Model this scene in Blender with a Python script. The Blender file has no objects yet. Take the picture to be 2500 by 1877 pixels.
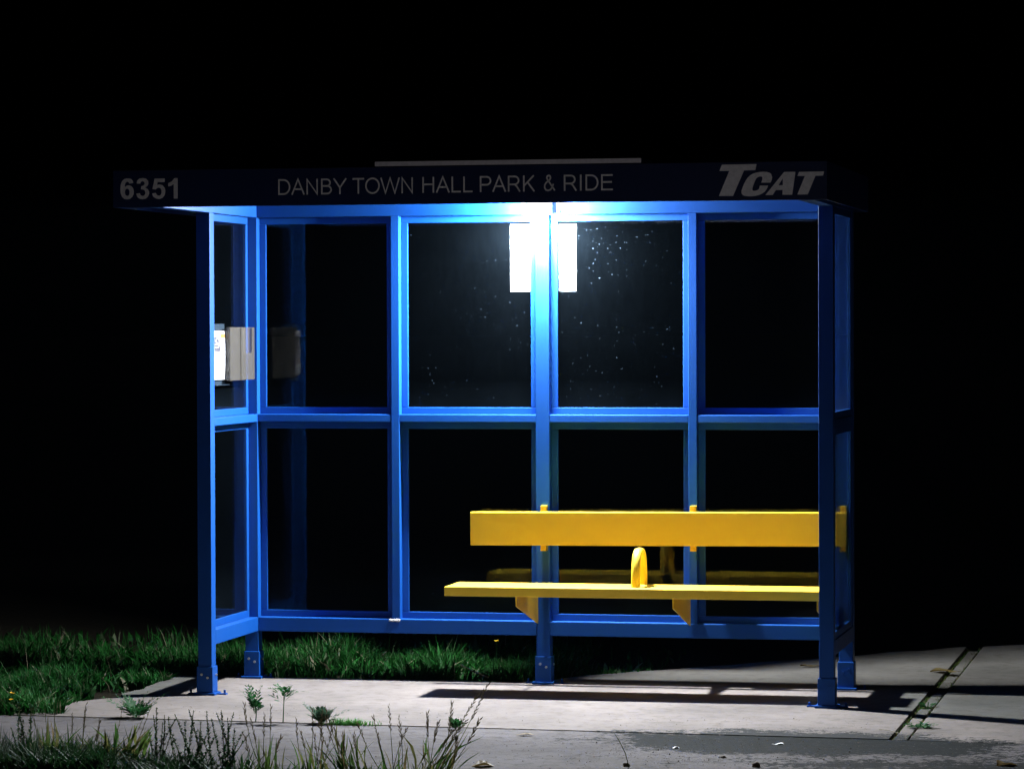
import bpy, bmesh, math, random
from mathutils import Vector, Matrix, noise
S = bpy.context.scene
COL = S.collection
# ---------------------------------------------------------------- camera
cd = bpy.data.cameras.new("camera"); cam = bpy.data.objects.new("camera", cd); COL.objects.link(cam)
cd.sensor_width = 36; cd.lens = 117.79; cd.clip_start = 0.5; cd.clip_end = 2000
cam.matrix_world = Matrix(((0.97718, -0.00040, 0.21243, 4.8693), (0.21240, 0.01762, -0.97702, -16.2026),
                           (-0.00335, 0.99984, 0.01730, 1.7678), (0, 0, 0, 1)))
S.camera = cam
# ---------------------------------------------------------------- night sky
w = bpy.data.worlds.new("World"); S.world = w; w.use_nodes = True
nt = w.node_tree; nt.nodes.clear()
sky = nt.nodes.new('ShaderNodeTexSky'); sky.sky_type = 'NISHITA'; sky.sun_disc = False
sky.sun_elevation = math.radians(-4); sky.sun_rotation = math.radians(200)
bg = nt.nodes.new('ShaderNodeBackground'); bg.inputs[1].default_value = 0.002
wo = nt.nodes.new('ShaderNodeOutputWorld')
nt.links.new(sky.outputs[0], bg.inputs[0]); nt.links.new(bg.outputs[0], wo.inputs[0])
S.view_settings.view_transform = 'Standard'; S.view_settings.look = 'None'
S.view_settings.exposure = 0.0; S.view_settings.gamma = 1
S.cycles.max_bounces = 10; S.cycles.transparent_max_bounces = 24; S.cycles.sample_clamp_indirect = 6
LAMP_POWER = 31000
sl = bpy.data.lights.new('front_fill_light', 'SUN'); sl.energy = .03; sl.angle = math.radians(1.5); sl.color = (.96, .95, 1)  # weak light from the camera side, added to bring up the lettering
so = bpy.data.objects.new('front_fill_light', sl); COL.objects.link(so)
so.rotation_euler = Vector((-.17, .96, -.12)).to_track_quat('-Z', 'Y').to_euler()

# ---------------------------------------------------------------- node helpers
def new_mat(name):
    m = bpy.data.materials.new(name); m.use_nodes = True
    return m, m.node_tree, m.node_tree.nodes['Principled BSDF'], m.node_tree.nodes['Material Output']
def N(t, typ, **k):
    n = t.nodes.new(typ)
    for a, b in k.items():
        if a.startswith('i_'): n.inputs[int(a[2:])].default_value = b
        else: setattr(n, a, b)
    return n
def ramp(t, src, stops):
    r = t.nodes.new('ShaderNodeValToRGB'); e = r.color_ramp.elements
    while len(e) < len(stops): e.new(0.5)
    for q, (p, c) in zip(e, stops): q.position = p; q.color = (*c, 1) if len(c) == 3 else c
    t.links.new(src, r.inputs[0]); return r.outputs[0]
def noise_out(t, scale, detail=4, rough=.55, vec=None, out='Fac'):
    n = N(t, 'ShaderNodeTexNoise'); n.inputs['Scale'].default_value = scale
    n.inputs['Detail'].default_value = detail; n.inputs['Roughness'].default_value = rough
    if vec is not None: t.links.new(vec, n.inputs['Vector'])
    return n.outputs[out]
def math_n(t, op, a, b=None):
    n = N(t, 'ShaderNodeMath', operation=op)
    for i, x in enumerate((a, b)):
        if x is None: continue
        if isinstance(x, (int, float)): n.inputs[i].default_value = x
        else: t.links.new(x, n.inputs[i])
    return n.outputs[0]
def mix_c(t, f, a, b):
    n = N(t, 'ShaderNodeMix', data_type='RGBA')
    for s, x in ((n.inputs[0], f), (n.inputs[6], a), (n.inputs[7], b)):
        if isinstance(x, (int, float)): s.default_value = x
        elif isinstance(x, tuple): s.default_value = (*x, 1)
        else: t.links.new(x, s)
    return n.outputs[2]
def obj_vec(t): return N(t, 'ShaderNodeTexCoord').outputs['Object']
def bump(t, bs, h, dist, strength=1):
    b = N(t, 'ShaderNodeBump'); b.inputs['Distance'].default_value = dist; b.inputs['Strength'].default_value = strength
    t.links.new(h, b.inputs['Height']); t.links.new(b.outputs[0], bs.inputs['Normal'])

def paint(name, col, rough=.42, dirt=(.5, .5, .5), amt=.10, spec=.5, metal=0):
    m, t, b, o = new_mat(name); v = N(t, 'ShaderNodeNewGeometry').outputs['Position']
    n1 = noise_out(t, 3.5, 6, .65, v); n2 = noise_out(t, 70, 3, .6, v)
    d = ramp(t, n1, [(.45, (0, 0, 0)), (.75, (1, 1, 1))])
    c = mix_c(t, math_n(t, 'MULTIPLY', d, amt), col, dirt)
    sp = ramp(t, n2, [(.66, (0, 0, 0)), (.72, (1, 1, 1))])
    c = mix_c(t, math_n(t, 'MULTIPLY', sp, amt * .8), c, dirt)
    t.links.new(c, b.inputs['Base Color'])
    r = math_n(t, 'ADD', math_n(t, 'MULTIPLY', n1, .22), rough - .11); t.links.new(r, b.inputs['Roughness'])
    b.inputs['Specular IOR Level'].default_value = spec; b.inputs['Metallic'].default_value = metal
    bump(t, b, noise_out(t, 260, 2, .5, v), .0006, .35)
    return m
BLUE = paint('blue_powder_coat', (.0008, .050, .245), .55, (.004, .07, .16), .14, .22)
NAVY = paint('navy_fascia_paint', (.003, .018, .11), .40, (.05, .06, .08), .10)
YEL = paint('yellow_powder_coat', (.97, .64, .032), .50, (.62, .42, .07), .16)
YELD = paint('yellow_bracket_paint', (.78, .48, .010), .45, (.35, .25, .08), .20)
STEEL = paint('galvanised_steel', (.45, .46, .48), .35, (.25, .22, .18), .3, metal=.9)
def mat_retro(name, col, dif, amt):
    # reflective sheeting: sends light back towards where it came from
    m, t, b, o = new_mat(name); v = N(t, 'ShaderNodeNewGeometry'); n = noise_out(t, 55, 4, .6, v.outputs['Position'])
    df = N(t, 'ShaderNodeBsdfDiffuse'); t.links.new(mix_c(t, n, tuple(x * .6 for x in dif), dif), df.inputs[0])
    gl = N(t, 'ShaderNodeBsdfGlossy'); gl.inputs['Roughness'].default_value = .36
    t.links.new(mix_c(t, n, tuple(x * .55 for x in col), col), gl.inputs[0]); t.links.new(v.outputs['Incoming'], gl.inputs['Normal'])
    mx = N(t, 'ShaderNodeMixShader', i_0=amt); t.links.new(df.outputs[0], mx.inputs[1]); t.links.new(gl.outputs[0], mx.inputs[2])
    t.nodes.remove(b); t.links.new(mx.outputs[0], o.inputs[0]); return m
WHITEV = mat_retro('white_reflective_vinyl', (.9, .86, .88), (.75, .74, .75), .6)
ALU = mat_retro('brightened_aluminium_edge', (.9, .84, .88), (.6, .58, .6), .6)  # retroreflection added to brighten the solar panel's front edge
WHITEP = paint('white_housing_plastic', (.8, .8, .8), .4, (.5, .5, .5), .1)
CELLS = paint('dark_solar_cells', (.006, .008, .02), .15, (.1, .1, .1), .1)
CAULK = paint('grey_sealant', (.55, .55, .55), .5, (.3, .3, .3), .2)

def mat_paper():
    m, t, b, o = new_mat('white_paper'); b.inputs['Base Color'].default_value = (.86, .86, .87, 1); b.inputs['Roughness'].default_value = .6
    return m
PAPER = mat_paper()
def flat(name, c, r=.6):
    m, t, b, o = new_mat(name); n = noise_out(t, 30, 4)
    t.links.new(mix_c(t, n, tuple(x * .8 for x in c), tuple(min(1, x * 1.2) for x in c)), b.inputs['Base Color'])
    b.inputs['Roughness'].default_value = r
    return m
INK = flat('black_ink', (.008, .008, .014)); INKG = flat('grey_ink', (.025, .024, .04)); INKO = flat('orange_ink', (.22, .095, .004))

def mat_glass(name, tint=(1, 1, 1), dust=.0012, spots=1.0):
    m, t, b, o = new_mat(name); t.nodes.remove(b)
    g = N(t, 'ShaderNodeNewGeometry'); pos = g.outputs['Position']
    d = N(t, 'ShaderNodeVectorMath', operation='DOT_PRODUCT'); t.links.new(g.outputs['Incoming'], d.inputs[0]); t.links.new(g.outputs['Normal'], d.inputs[1])
    c = math_n(t, 'ABSOLUTE', d.outputs['Value'])
    f = math_n(t, 'ADD', math_n(t, 'MULTIPLY', math_n(t, 'POWER', math_n(t, 'SUBTRACT', 1, c), 5), .93), .015)
    tr = N(t, 'ShaderNodeBsdfTransparent'); tr.inputs[0].default_value = (*tint, 1)
    gl = N(t, 'ShaderNodeBsdfGlossy'); gl.inputs['Roughness'].default_value = .012
    mx = N(t, 'ShaderNodeMixShader'); t.links.new(f, mx.inputs[0]); t.links.new(tr.outputs[0], mx.inputs[1]); t.links.new(gl.outputs[0], mx.inputs[2])
    df = N(t, 'ShaderNodeBsdfDiffuse'); df.inputs[0].default_value = (.30, .46, .66, 1)
    tl = N(t, 'ShaderNodeBsdfTranslucent'); tl.inputs[0].default_value = (.27, .42, .6, 1)
    dm = N(t, 'ShaderNodeMixShader', i_0=.35); t.links.new(df.outputs[0], dm.inputs[1]); t.links.new(tl.outputs[0], dm.inputs[2])
    n1 = noise_out(t, 3.2, 5, .65, pos)
    sc = N(t, 'ShaderNodeVectorMath', operation='MULTIPLY'); sc.inputs[1].default_value = (55, 55, 14); t.links.new(pos, sc.inputs[0])
    n2 = noise_out(t, 1.0, 3, .6, sc.outputs[0])
    df1 = math_n(t, 'MULTIPLY', math_n(t, 'ADD', math_n(t, 'MULTIPLY', n1, 1.3), math_n(t, 'MULTIPLY', n2, .9)), dust)
    # dried droplets and insects: two sizes of round specks, thinned out by a broad noise
    sz = N(t, 'ShaderNodeSeparateXYZ'); t.links.new(pos, sz.inputs[0])
    low = ramp(t, math_n(t, 'MULTIPLY', sz.outputs[2], .4), [(.138, (1, 1, 1)), (.24, (0, 0, 0)), (.53, (0, 0, 0)), (.5465, (1, 1, 1)), (.60, (0, 0, 0))])
    tot = math_n(t, 'ADD', df1, math_n(t, 'MULTIPLY', math_n(t, 'MULTIPLY', low, n1), .009))
    for scale, rad, keep, seed in ((46, .11, .757, 0), (17, .065, .69, 7), (95, .16, .728, 3)):
        off = N(t, 'ShaderNodeVectorMath', operation='ADD'); off.inputs[1].default_value = (seed, seed * .7, seed * .3); t.links.new(pos, off.inputs[0])
        vo = N(t, 'ShaderNodeTexVoronoi'); vo.inputs['Scale'].default_value = scale; t.links.new(off.outputs[0], vo.inputs['Vector'])
        sep = N(t, 'ShaderNodeSeparateColor'); t.links.new(vo.outputs['Color'], sep.inputs[0])
        rr = math_n(t, 'MULTIPLY', sep.outputs[1], rad)
        ins = math_n(t, 'LESS_THAN', vo.outputs['Distance'], rr)
        kp = math_n(t, 'GREATER_THAN', math_n(t, 'ADD', math_n(t, 'MULTIPLY', sep.outputs[0], .55), math_n(t, 'MULTIPLY', noise_out(t, 2.1, 2, .5, off.outputs[0]), .55)), keep + .06)
        tot = math_n(t, 'MAXIMUM', tot, math_n(t, 'MULTIPLY', math_n(t, 'MULTIPLY', ins, kp), math_n(t, 'MULTIPLY', math_n(t, 'POWER', sep.outputs[2], 1.6), .5 * spots)))
    m2 = N(t, 'ShaderNodeMixShader'); t.links.new(tot, m2.inputs[0]); t.links.new(mx.outputs[0], m2.inputs[1]); t.links.new(dm.outputs[0], m2.inputs[2])
    t.links.new(m2.outputs[0], o.inputs[0])
    return m
GLASS = mat_glass('dusty_clear_glass', (.88, .91, .90))  # slight tint put in to dim the lawn behind
SIDEG = mat_glass('dusty_dimmed_glass', (.76, .80, .80))  # darker tint put in to dim the post and lawn behind
ACRYL = mat_glass('clear_acrylic', (.97, .97, .97), .05, .3)
def mat_frost():
    m, t, b, o = new_mat('frosted_acrylic'); t.nodes.remove(b)
    tr = N(t, 'ShaderNodeBsdfTransparent'); tr.inputs[0].default_value = (.9, .9, .9, 1)
    df = N(t, 'ShaderNodeBsdfDiffuse'); df.inputs[0].default_value = (.085, .08, .072, 1)
    gl = N(t, 'ShaderNodeBsdfGlossy'); gl.inputs['Roughness'].default_value = .25
    n = noise_out(t, 9, 4)
    a = N(t, 'ShaderNodeMixShader'); t.links.new(math_n(t, 'ADD', math_n(t, 'MULTIPLY', n, .12), .30), a.inputs[0])
    t.links.new(tr.outputs[0], a.inputs[1]); t.links.new(df.outputs[0], a.inputs[2])
    c = N(t, 'ShaderNodeMixShader', i_0=.05); t.links.new(a.outputs[0], c.inputs[1]); t.links.new(gl.outputs[0], c.inputs[2])
    t.links.new(c.outputs[0], o.inputs[0]); return m
FROST = mat_frost()
def mat_lens():
    m, t, b, o = new_mat('lit_lamp_lens'); t.nodes.remove(b)
    e = N(t, 'ShaderNodeEmission'); e.inputs[0].default_value = (.93, .97, 1.0, 1); e.inputs[1].default_value = LAMP_POWER
    t.links.new(e.outputs[0], o.inputs[0]); return m
LENS = mat_lens()

def mat_concrete(name, c0, c1, stain, stain_amt, gravelly=0, patch=1):
    m, t, b, o = new_mat(name); v = N(t, 'ShaderNodeNewGeometry').outputs['Position']
    n1 = noise_out(t, 1.3, 6, .6, v); n2 = noise_out(t, 14, 5, .65, v); n3 = noise_out(t, 120, 3, .7, v)
    c = mix_c(t, ramp(t, n1, [(.35, (0, 0, 0)), (.65, (1, 1, 1))]), c0, c1)
    c = mix_c(t, math_n(t, 'MULTIPLY', ramp(t, n2, [(.50, (0, 0, 0)), (.72, (1, 1, 1))]), stain_amt), c, stain)
    c = mix_c(t, math_n(t, 'MULTIPLY', ramp(t, n3, [(.56, (0, 0, 0)), (.68, (1, 1, 1))]),   .42 + .2 * gravelly), c, tuple(x * .38 for x in c0))
    # streaky trowel marks along the slab
    sc = N(t, 'ShaderNodeVectorMath', operation='MULTIPLY'); sc.inputs[1].default_value = (1.2, 16, 1); t.links.new(v, sc.inputs[0])
    n4 = noise_out(t, 1.6, 4, .6, sc.outputs[0])
    c = mix_c(t, math_n(t, 'MULTIPLY', ramp(t, n4, [(.52, (0, 0, 0)), (.74, (1, 1, 1))]), .28), c, tuple(x * .62 for x in c1))
    # scattered small dark flecks
    vo = N(t, 'ShaderNodeTexVoronoi'); vo.inputs['Scale'].default_value = 16; t.links.new(v, vo.inputs['Vector'])
    sep = N(t, 'ShaderNodeSeparateColor'); t.links.new(vo.outputs['Color'], sep.inputs[0])
    fl = math_n(t, 'MULTIPLY', math_n(t, 'LESS_THAN', vo.outputs['Distance'], math_n(t, 'MULTIPLY', sep.outputs[1], .16)), math_n(t, 'GREATER_THAN', sep.outputs[0], .72))
    c = mix_c(t, math_n(t, 'MULTIPLY', fl, .7), c, (.10, .08, .06))
    if patch:
        # worn patch of asphalt and silt on the right of the pavement (a stain with its own outline)
        sx = N(t, 'ShaderNodeSeparateXYZ'); t.links.new(v, sx.inputs[0])
        wob = math_n(t, 'ADD', math_n(t, 'SUBTRACT', noise_out(t, 3.4, 9, .74, v), .5), math_n(t, 'MULTIPLY', math_n(t, 'SUBTRACT', noise_out(t, 26, 6, .85, v), .5), 1.1))
        ex = math_n(t, 'DIVIDE', math_n(t, 'SUBTRACT', sx.outputs[0], 3.05), .95)
        ey = math_n(t, 'DIVIDE', math_n(t, 'SUBTRACT', sx.outputs[1], -2.09), .42)
        rr = math_n(t, 'SQRT', math_n(t, 'ADD', math_n(t, 'POWER', math_n(t, 'ABSOLUTE', ex), 2), math_n(t, 'POWER', math_n(t, 'ABSOLUTE', ey), 2)))
        msk = ramp(t, math_n(t, 'ADD', rr, math_n(t, 'MULTIPLY', wob, 1.7)), [(.92, (1, 1, 1)), (1.0, (0, 0, 0))])
        ex2 = math_n(t, 'DIVIDE', math_n(t, 'SUBTRACT', sx.outputs[0], 4.2), 1.6); ey2 = math_n(t, 'DIVIDE', math_n(t, 'SUBTRACT', sx.outputs[1], -2.75), .62)
        r2 = math_n(t, 'SQRT', math_n(t, 'ADD', math_n(t, 'POWER', math_n(t, 'ABSOLUTE', ex2), 2), math_n(t, 'POWER', math_n(t, 'ABSOLUTE', ey2), 2)))
        m2 = ramp(t, math_n(t, 'ADD', r2, math_n(t, 'MULTIPLY', wob, 3.4)), [(.60, (1, 1, 1)), (.68, (0, 0, 0))])
        grit = ramp(t, noise_out(t, 30, 7, .82, v), [(.33, (.25, .25, .25)), (.42, (1, 1, 1))])
        mk = math_n(t, 'MULTIPLY', math_n(t, 'MAXIMUM', msk, m2), grit)
        c = mix_c(t, mk, c, mix_c(t, n2, (.001, .002, .002), (.011, .014, .0135)))
    t.links.new(c, b.inputs['Base Color']); b.inputs['Roughness'].default_value = .9; b.inputs['Specular IOR Level'].default_value = .08 if gravelly else .2
    h = math_n(t, 'ADD', math_n(t, 'MULTIPLY', n2, .6), math_n(t, 'MULTIPLY', n3, .35 + .4 * gravelly))
    bump(t, b, h, .004, .35 + .3 * gravelly)
    return m
CONC = mat_concrete('pale_concrete', (.108, .095, .087), (.180, .157, .144), (.062, .050, .040), .65)
CONC2 = mat_concrete('worn_grey_concrete', (.074, .068, .068), (.128, .118, .118), (.036, .032, .028), .8, 1)
def mat_soil():
    m, t, b, o = new_mat('dark_soil'); v = N(t, 'ShaderNodeNewGeometry').outputs['Position']
    n = noise_out(t, 9, 7, .7, v)
    t.links.new(mix_c(t, n, (.009, .006, .004), (.028, .021, .013)), b.inputs['Base Color']); b.inputs['Roughness'].default_value = 1
    b.inputs['Specular IOR Level'].default_value = .1
    bump(t, b, noise_out(t, 40, 5, .7, v), .02, .8); return m
SOIL = mat_soil()
def mat_leaf(name, stops, trans=.3, rough=.6, spec=.12):
    m, t, b, o = new_mat(name)
    g = N(t, 'ShaderNodeNewGeometry'); c = ramp(t, g.outputs['Random Per Island'], stops)
    n = noise_out(t, 60, 3, .6, g.outputs['Position'])
    c = mix_c(t, math_n(t, 'MULTIPLY', n, .35), c, (.02, .05, .012))
    t.links.new(c, b.inputs['Base Color']); b.inputs['Roughness'].default_value = rough; b.inputs['Specular IOR Level'].default_value = spec
    tl = N(t, 'ShaderNodeBsdfTranslucent'); t.links.new(c, tl.inputs[0])
    mx = N(t, 'ShaderNodeMixShader', i_0=trans); t.links.new(b.outputs[0], mx.inputs[1]); t.links.new(tl.outputs[0], mx.inputs[2])
    t.links.new(mx.outputs[0], o.inputs[0]); return m
LAWN = mat_leaf('lawn_blades', [(0, (.003, .045, .005)), (.45, (.007, .080, .010)), (.75, (.013, .105, .016)), (.88, (.045, .12, .04)), (.96, (.15, .17, .10)), (1, (.26, .20, .14))], .25)
WEED = mat_leaf('weed_leaves', [(0, (.008, .065, .014)), (.6, (.018, .10, .026)), (1, (.05, .12, .055))], .35)
VERGE = mat_leaf('verge_stems', [(0, (.04, .11, .02)), (.5, (.08, .12, .025)), (.8, (.15, .13, .045)), (1, (.20, .14, .07))], .5)
VERGEL = mat_leaf('verge_leaves', [(0, (.006, .038, .010)), (.6, (.013, .052, .015)), (1, (.028, .06, .022))], .3)
SEED = mat_leaf('seed_heads', [(0, (.05, .035, .025)), (1, (.13, .09, .06))], .3)
STRAW = mat_leaf('dry_straw', [(0, (.22, .18, .12)), (1, (.40, .36, .28))], .2)
DEAD = mat_leaf('dead_leaf', [(0, (.12, .07, .025)), (1, (.20, .13, .05))], .2)
PETAL = flat('yellow_petals', (.85, .50, .02)); STONE = flat('brown_stone', (.09, .065, .04), .8); STONEW = flat('pale_stone', (.5, .5, .5), .7)

# ---------------------------------------------------------------- mesh helpers
class MB:
    def __init__(s): s.v = []; s.f = []
    def add(s, vs, fs):
        n = len(s.v); s.v += [tuple(p) for p in vs]; s.f += [tuple(i + n for i in f) for f in fs]; return s
    def box(s, x0, x1, y0, y1, z0, z1):
        return s.add([(x0, y0, z0), (x1, y0, z0), (x1, y1, z0), (x0, y1, z0), (x0, y0, z1), (x1, y0, z1), (x1, y1, z1), (x0, y1, z1)],
                     [(0, 3, 2, 1), (4, 5, 6, 7), (0, 1, 5, 4), (1, 2, 6, 5), (2, 3, 7, 6), (3, 0, 4, 7)])
    def prism(s, pts, axis, a, b):
        """polygon pts extruded along axis (0 x, 1 y, 2 z) from a to b"""
        def P(q, h):
            l = list(q); l.insert(axis, h); return tuple(l)
        n = len(pts)
        return s.add([P(q, a) for q in pts] + [P(q, b) for q in pts],
                     [tuple(range(n))[::-1], tuple(range(n, 2 * n))] + [(i, (i + 1) % n, n + (i + 1) % n, n + i) for i in range(n)])
    def tube(s, pts, rad, k=6):
        rings = []
        pts = [Vector(p) for p in pts]
        for i, p in enumerate(pts):
            d = (pts[min(i + 1, len(pts) - 1)] - pts[max(i - 1, 0)]).normalized()
            a = d.orthogonal().normalized(); b = d.cross(a)
            r = rad[i] if isinstance(rad, (list, tuple)) else rad
            rings.append([p + (a * math.cos(j * 2 * math.pi / k) + b * math.sin(j * 2 * math.pi / k)) * r for j in range(k)])
        vs = [q for r in rings for q in r]; fs = []
        for i in range(len(pts) - 1):
            for j in range(k): fs.append((i * k + j, i * k + (j + 1) % k, (i + 1) * k + (j + 1) % k, (i + 1) * k + j))
        fs += [tuple(range(k))[::-1], tuple(range((len(pts) - 1) * k, len(pts) * k))]
        return s.add(vs, fs)
    def build(s, name, mat, parent=None, bev=0, loc=None, smooth=False):
        me = bpy.data.meshes.new(name); me.from_pydata(s.v, [], s.f); me.update()
        bm = bmesh.new(); bm.from_mesh(me)
        if bev or smooth is not None:
            bmesh.ops.recalc_face_normals(bm, faces=bm.faces)
        if bev:
            es = [e for e in bm.edges if len(e.link_faces) == 2 and e.calc_face_angle(0) > .5]
            bmesh.ops.bevel(bm, geom=es, offset=bev, segments=2, affect='EDGES', profile=.6, clamp_overlap=True)
        bm.to_mesh(me); bm.free()
        o = bpy.data.objects.new(name, me); COL.objects.link(o); me.materials.append(mat)
        if smooth:
            for p in me.polygons: p.use_smooth = True
        if loc: o.location = loc
        if parent: o.parent = parent
        return o
def tag(o, label=None, cat=None, group=None, kind=None):
    for k, v in (('label', label), ('category', cat), ('group', group), ('kind', kind)):
        if v: o[k] = v
    return o
def thing(name, label, cat, loc=(0, 0, 0), group=None):
    o = bpy.data.objects.new(name, None); COL.objects.link(o); o.location = loc; o.empty_display_size = .1
    return tag(o, label, cat, group)

# ---------------------------------------------------------------- ground
def sheet(pts, z0, z1): return MB().prism(pts, 2, z0, z1)
g = MB(); R = 600
g.add([(-R, -R, -.05), (R, -R, -.05), (R, R, -.05), (-R, R, -.05)], [(0, 1, 2, 3)])
tag(g.build('ground', SOIL, smooth=None), 'dark bare soil of the field behind the shelter', None, None, 'structure')
random.seed(3)
def wob(a, b, n, amp):
    out = []
    for i in range(n):
        t = i / n; out.append((a[0] + (b[0] - a[0]) * t + random.uniform(-amp, amp), a[1] + (b[1] - a[1]) * t + random.uniform(-amp, amp)))
    return out
JL, JR, XJ = -1.745, -1.895, 3.40
pad = [(-.62, -1.722), (XJ, -1.885), (XJ, 2.3)] + wob((XJ, 2.3), (1.84, .68), 14, .03) + wob((1.84, .68), (1.36, .10), 6, .025) + \
      wob((1.36, .075), (-.42, .075), 26, .012) + wob((-.42, .06), (-.40, -1.0), 10, .03) + wob((-.45, -1.0), (-.62, -1.722), 8, .04)
tag(sheet(pad, -.15, 0).build('concrete_pad', CONC, bev=.003), 'pale concrete pad the blue shelter stands on', None, None, 'structure')
path = [(XJ + .085, -1.89), (9, -2.16), (9, 6.5), (6, 4.6)] + wob((6, 4.6), (XJ + .085, 2.36), 10, .04) + [(XJ + .085, 2.36)]
tag(sheet(path, -.15, -.002).build('path', CONC, bev=.006), 'concrete path running on to the right of the pad', None, None, 'structure')
strip = MB().box(XJ + .016, XJ + .074, -1.86, -1.30, -.15, -.006)
strip.box(XJ + .016, XJ + .068, -1.26, -.62, -.15, -.012).box(XJ + .018, XJ + .070, -.5, 2.2, -.15, -.014)
tag(strip.build('joint_strip', CONC, bev=.004), 'narrow concrete filler strip in the joint of the slabs', None, None, 'structure')
pav = [(-8, -1.36), (-.62, -1.7232), (XJ, -1.8862), (9, -2.1612), (9, -9), (2.35, -9), (2.2, -4.2), (2.0, -3.42), (1.2, -3.33), (-.4, -3.30), (-8, -3.0)]
tag(sheet(pav, -.16, -.004).build('pavement', CONC2, bev=.0015), 'worn grey concrete pavement in front of the pad', None, None, 'structure')

# ---------------------------------------------------------------- shelter
p = .0685; h = p / 2; D = .785; W = 3.0
ZB0, ZB1, ZM0, ZM1, ZT, ZH = .239, .3103, 1.2926, 1.332, 2.319, 2.390
YF = -1.5
sh = thing('bus_shelter', 'blue steel bus shelter with glass panes and navy roof fascia on concrete pad', 'bus shelter')
def post(x, y0, ztop, bolt_side=1):
    o = MB().box(x - h, x + h, y0, y0 + p, .012, ztop).build('post', BLUE, sh, .0025)
    c = y0 + h
    MB().box(x - .0405, x + .0405, c - .0405, c + .0405, .0125, .137).build('base_sleeve', BLUE, o, .003)
    pl = MB().box(x - .053, x + .053, c - .053, c + .053, 0, .012).build('base_plate', BLUE, o, .002)
    for (dx, dy, z) in ((.0405 * bolt_side, .012, .095), (-.014 * bolt_side, -.0405, .10), (.016 * bolt_side, -.0405, .085)):
        a = Vector((x + dx, c + dy, z)); n = Vector((bolt_side, 0, 0)) if abs(dx) > .04 else Vector((0, -1, 0))
        MB().tube([a, a + n * .006], .0065, 6).build('bolt', STEEL if bolt_side > 0 else BLUE, o)
    b = MB()
    for s in (-1, 1): b.tube([(x + s * .085, c + .01, -.002), (x + s * .085, c + .01, .022)], .006, 6)
    b.box(x - .095, x + .095, c - .004, c + .024, .0, .006)
    b.build('anchor_bracket', BLUE, o)
    return o
post(0, -D, ZT); post(W, -D, ZT, -1); post(0, 0, ZT); post(W, 0, ZT, -1); post(W / 2, 0, ZH)
for x in (.75, 2.25):
    mu = MB().box(x - .0205, x + .0205, .001, .066, ZB1, ZT).build('mullion', BLUE, sh, .002)
    if x < 1:
        sb = MB()
        for i in range(5): sb.tube([(x - .03 + i * .011, -.001, .3035 + random.uniform(-.002, .002)), (x - .03 + i * .011, .006, .3045)], .0075 + random.uniform(0, .002), 7)
        sb.build('sealant_bead', CAULK, mu, smooth=True)
edges = [h, .75 - .0205, .75 + .0205, 1.5 - h, 1.5 + h, 2.25 - .0205, 2.25 + .0205, W - h]
for a, b in ((h, 1.5 - h), (1.5 + h, W - h)):
    MB().box(a, b, 0, p, ZB0, ZB1).build('bottom_rail', BLUE, sh, .0042)
    MB().box(a, b, 0, p, ZT, ZH).build('header_beam', BLUE, sh, .0042)
def ring(x0, x1, z0, z1, wdt, f):
    m = MB()
    f(m, x0, x1, z0, z0 + wdt); f(m, x0, x1, z1 - wdt, z1); f(m, x0, x0 + wdt, z0 + wdt, z1 - wdt); f(m, x1 - wdt, x1, z0 + wdt, z1 - wdt)
    return m
FW = .034
for i in range(4):
    a, b = edges[2 * i], edges[2 * i + 1]
    MB().box(a, b, .002, .064, ZM0, ZM1).build('middle_rail', BLUE, sh, .0042)
    for z0, z1 in ((ZB1, ZM0), (ZM1, ZT)):
        fr = ring(a, b, z0, z1, FW, lambda m, q0, q1, r0, r1: m.box(q0, q1, .050, .068, r0, r1)).build('window_frame', BLUE, sh, .003)
        MB().box(a + FW - .008, b - FW + .008, .0565, .0625, z0 + FW - .008, z1 - FW + .008).build('glass_pane', GLASS, fr)
for x, s in ((0, -1), (W, 1)):
    ya, yb = -D + p, 0
    MB().box(x - h, x + h, ya, yb, ZB0, ZB1).build('bottom_rail', BLUE, sh, .0042)
    MB().box(x - h + .004, x + h, ya, yb, ZM0, ZM1).build('middle_rail', BLUE, sh, .0042)
    MB().box(x - h, x + h, YF + .013, p, ZT, ZH).build('roof_beam', BLUE, sh, .0025)
    xa, xb = sorted((x + s * .012, x + s * .030)); ga, gb = sorted((x + s * .018, x + s * .024))
    for z0, z1 in ((ZB1, ZM0), (ZM1, ZT)):
        fr = ring(ya, yb, z0, z1, FW, lambda m, q0, q1, r0, r1: m.box(xa, xb, q0, q1, r0, r1)).build('window_frame', BLUE, sh, .003)
        MB().box(ga, gb, ya + FW - .008, yb - FW + .008, z0 + FW - .008, z1 - FW + .008).build('glass_pane', SIDEG, fr)
XL, XR, YBK, ZF0, ZF1 = -.205, 3.093, .17, 2.3205, 2.490
roof = MB().box(XL + .013, XR - .013, YF + .013, YBK - .013, ZH + .001, ZF1 - .004).build('roof', BLUE, sh, .002)
fm = MB().box(XL, XR, YF, YF + .012, ZF0, ZF1).box(XL, XR, YBK - .012, YBK, ZF0, ZF1)
fm.box(XL, XL + .012, YF + .0122, YBK - .0122, ZF0, ZF1).box(XR - .012, XR, YF + .0122, YBK - .0122, ZF0, ZF1)
fascia = fm.build('fascia', NAVY, sh, .0015)

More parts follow.
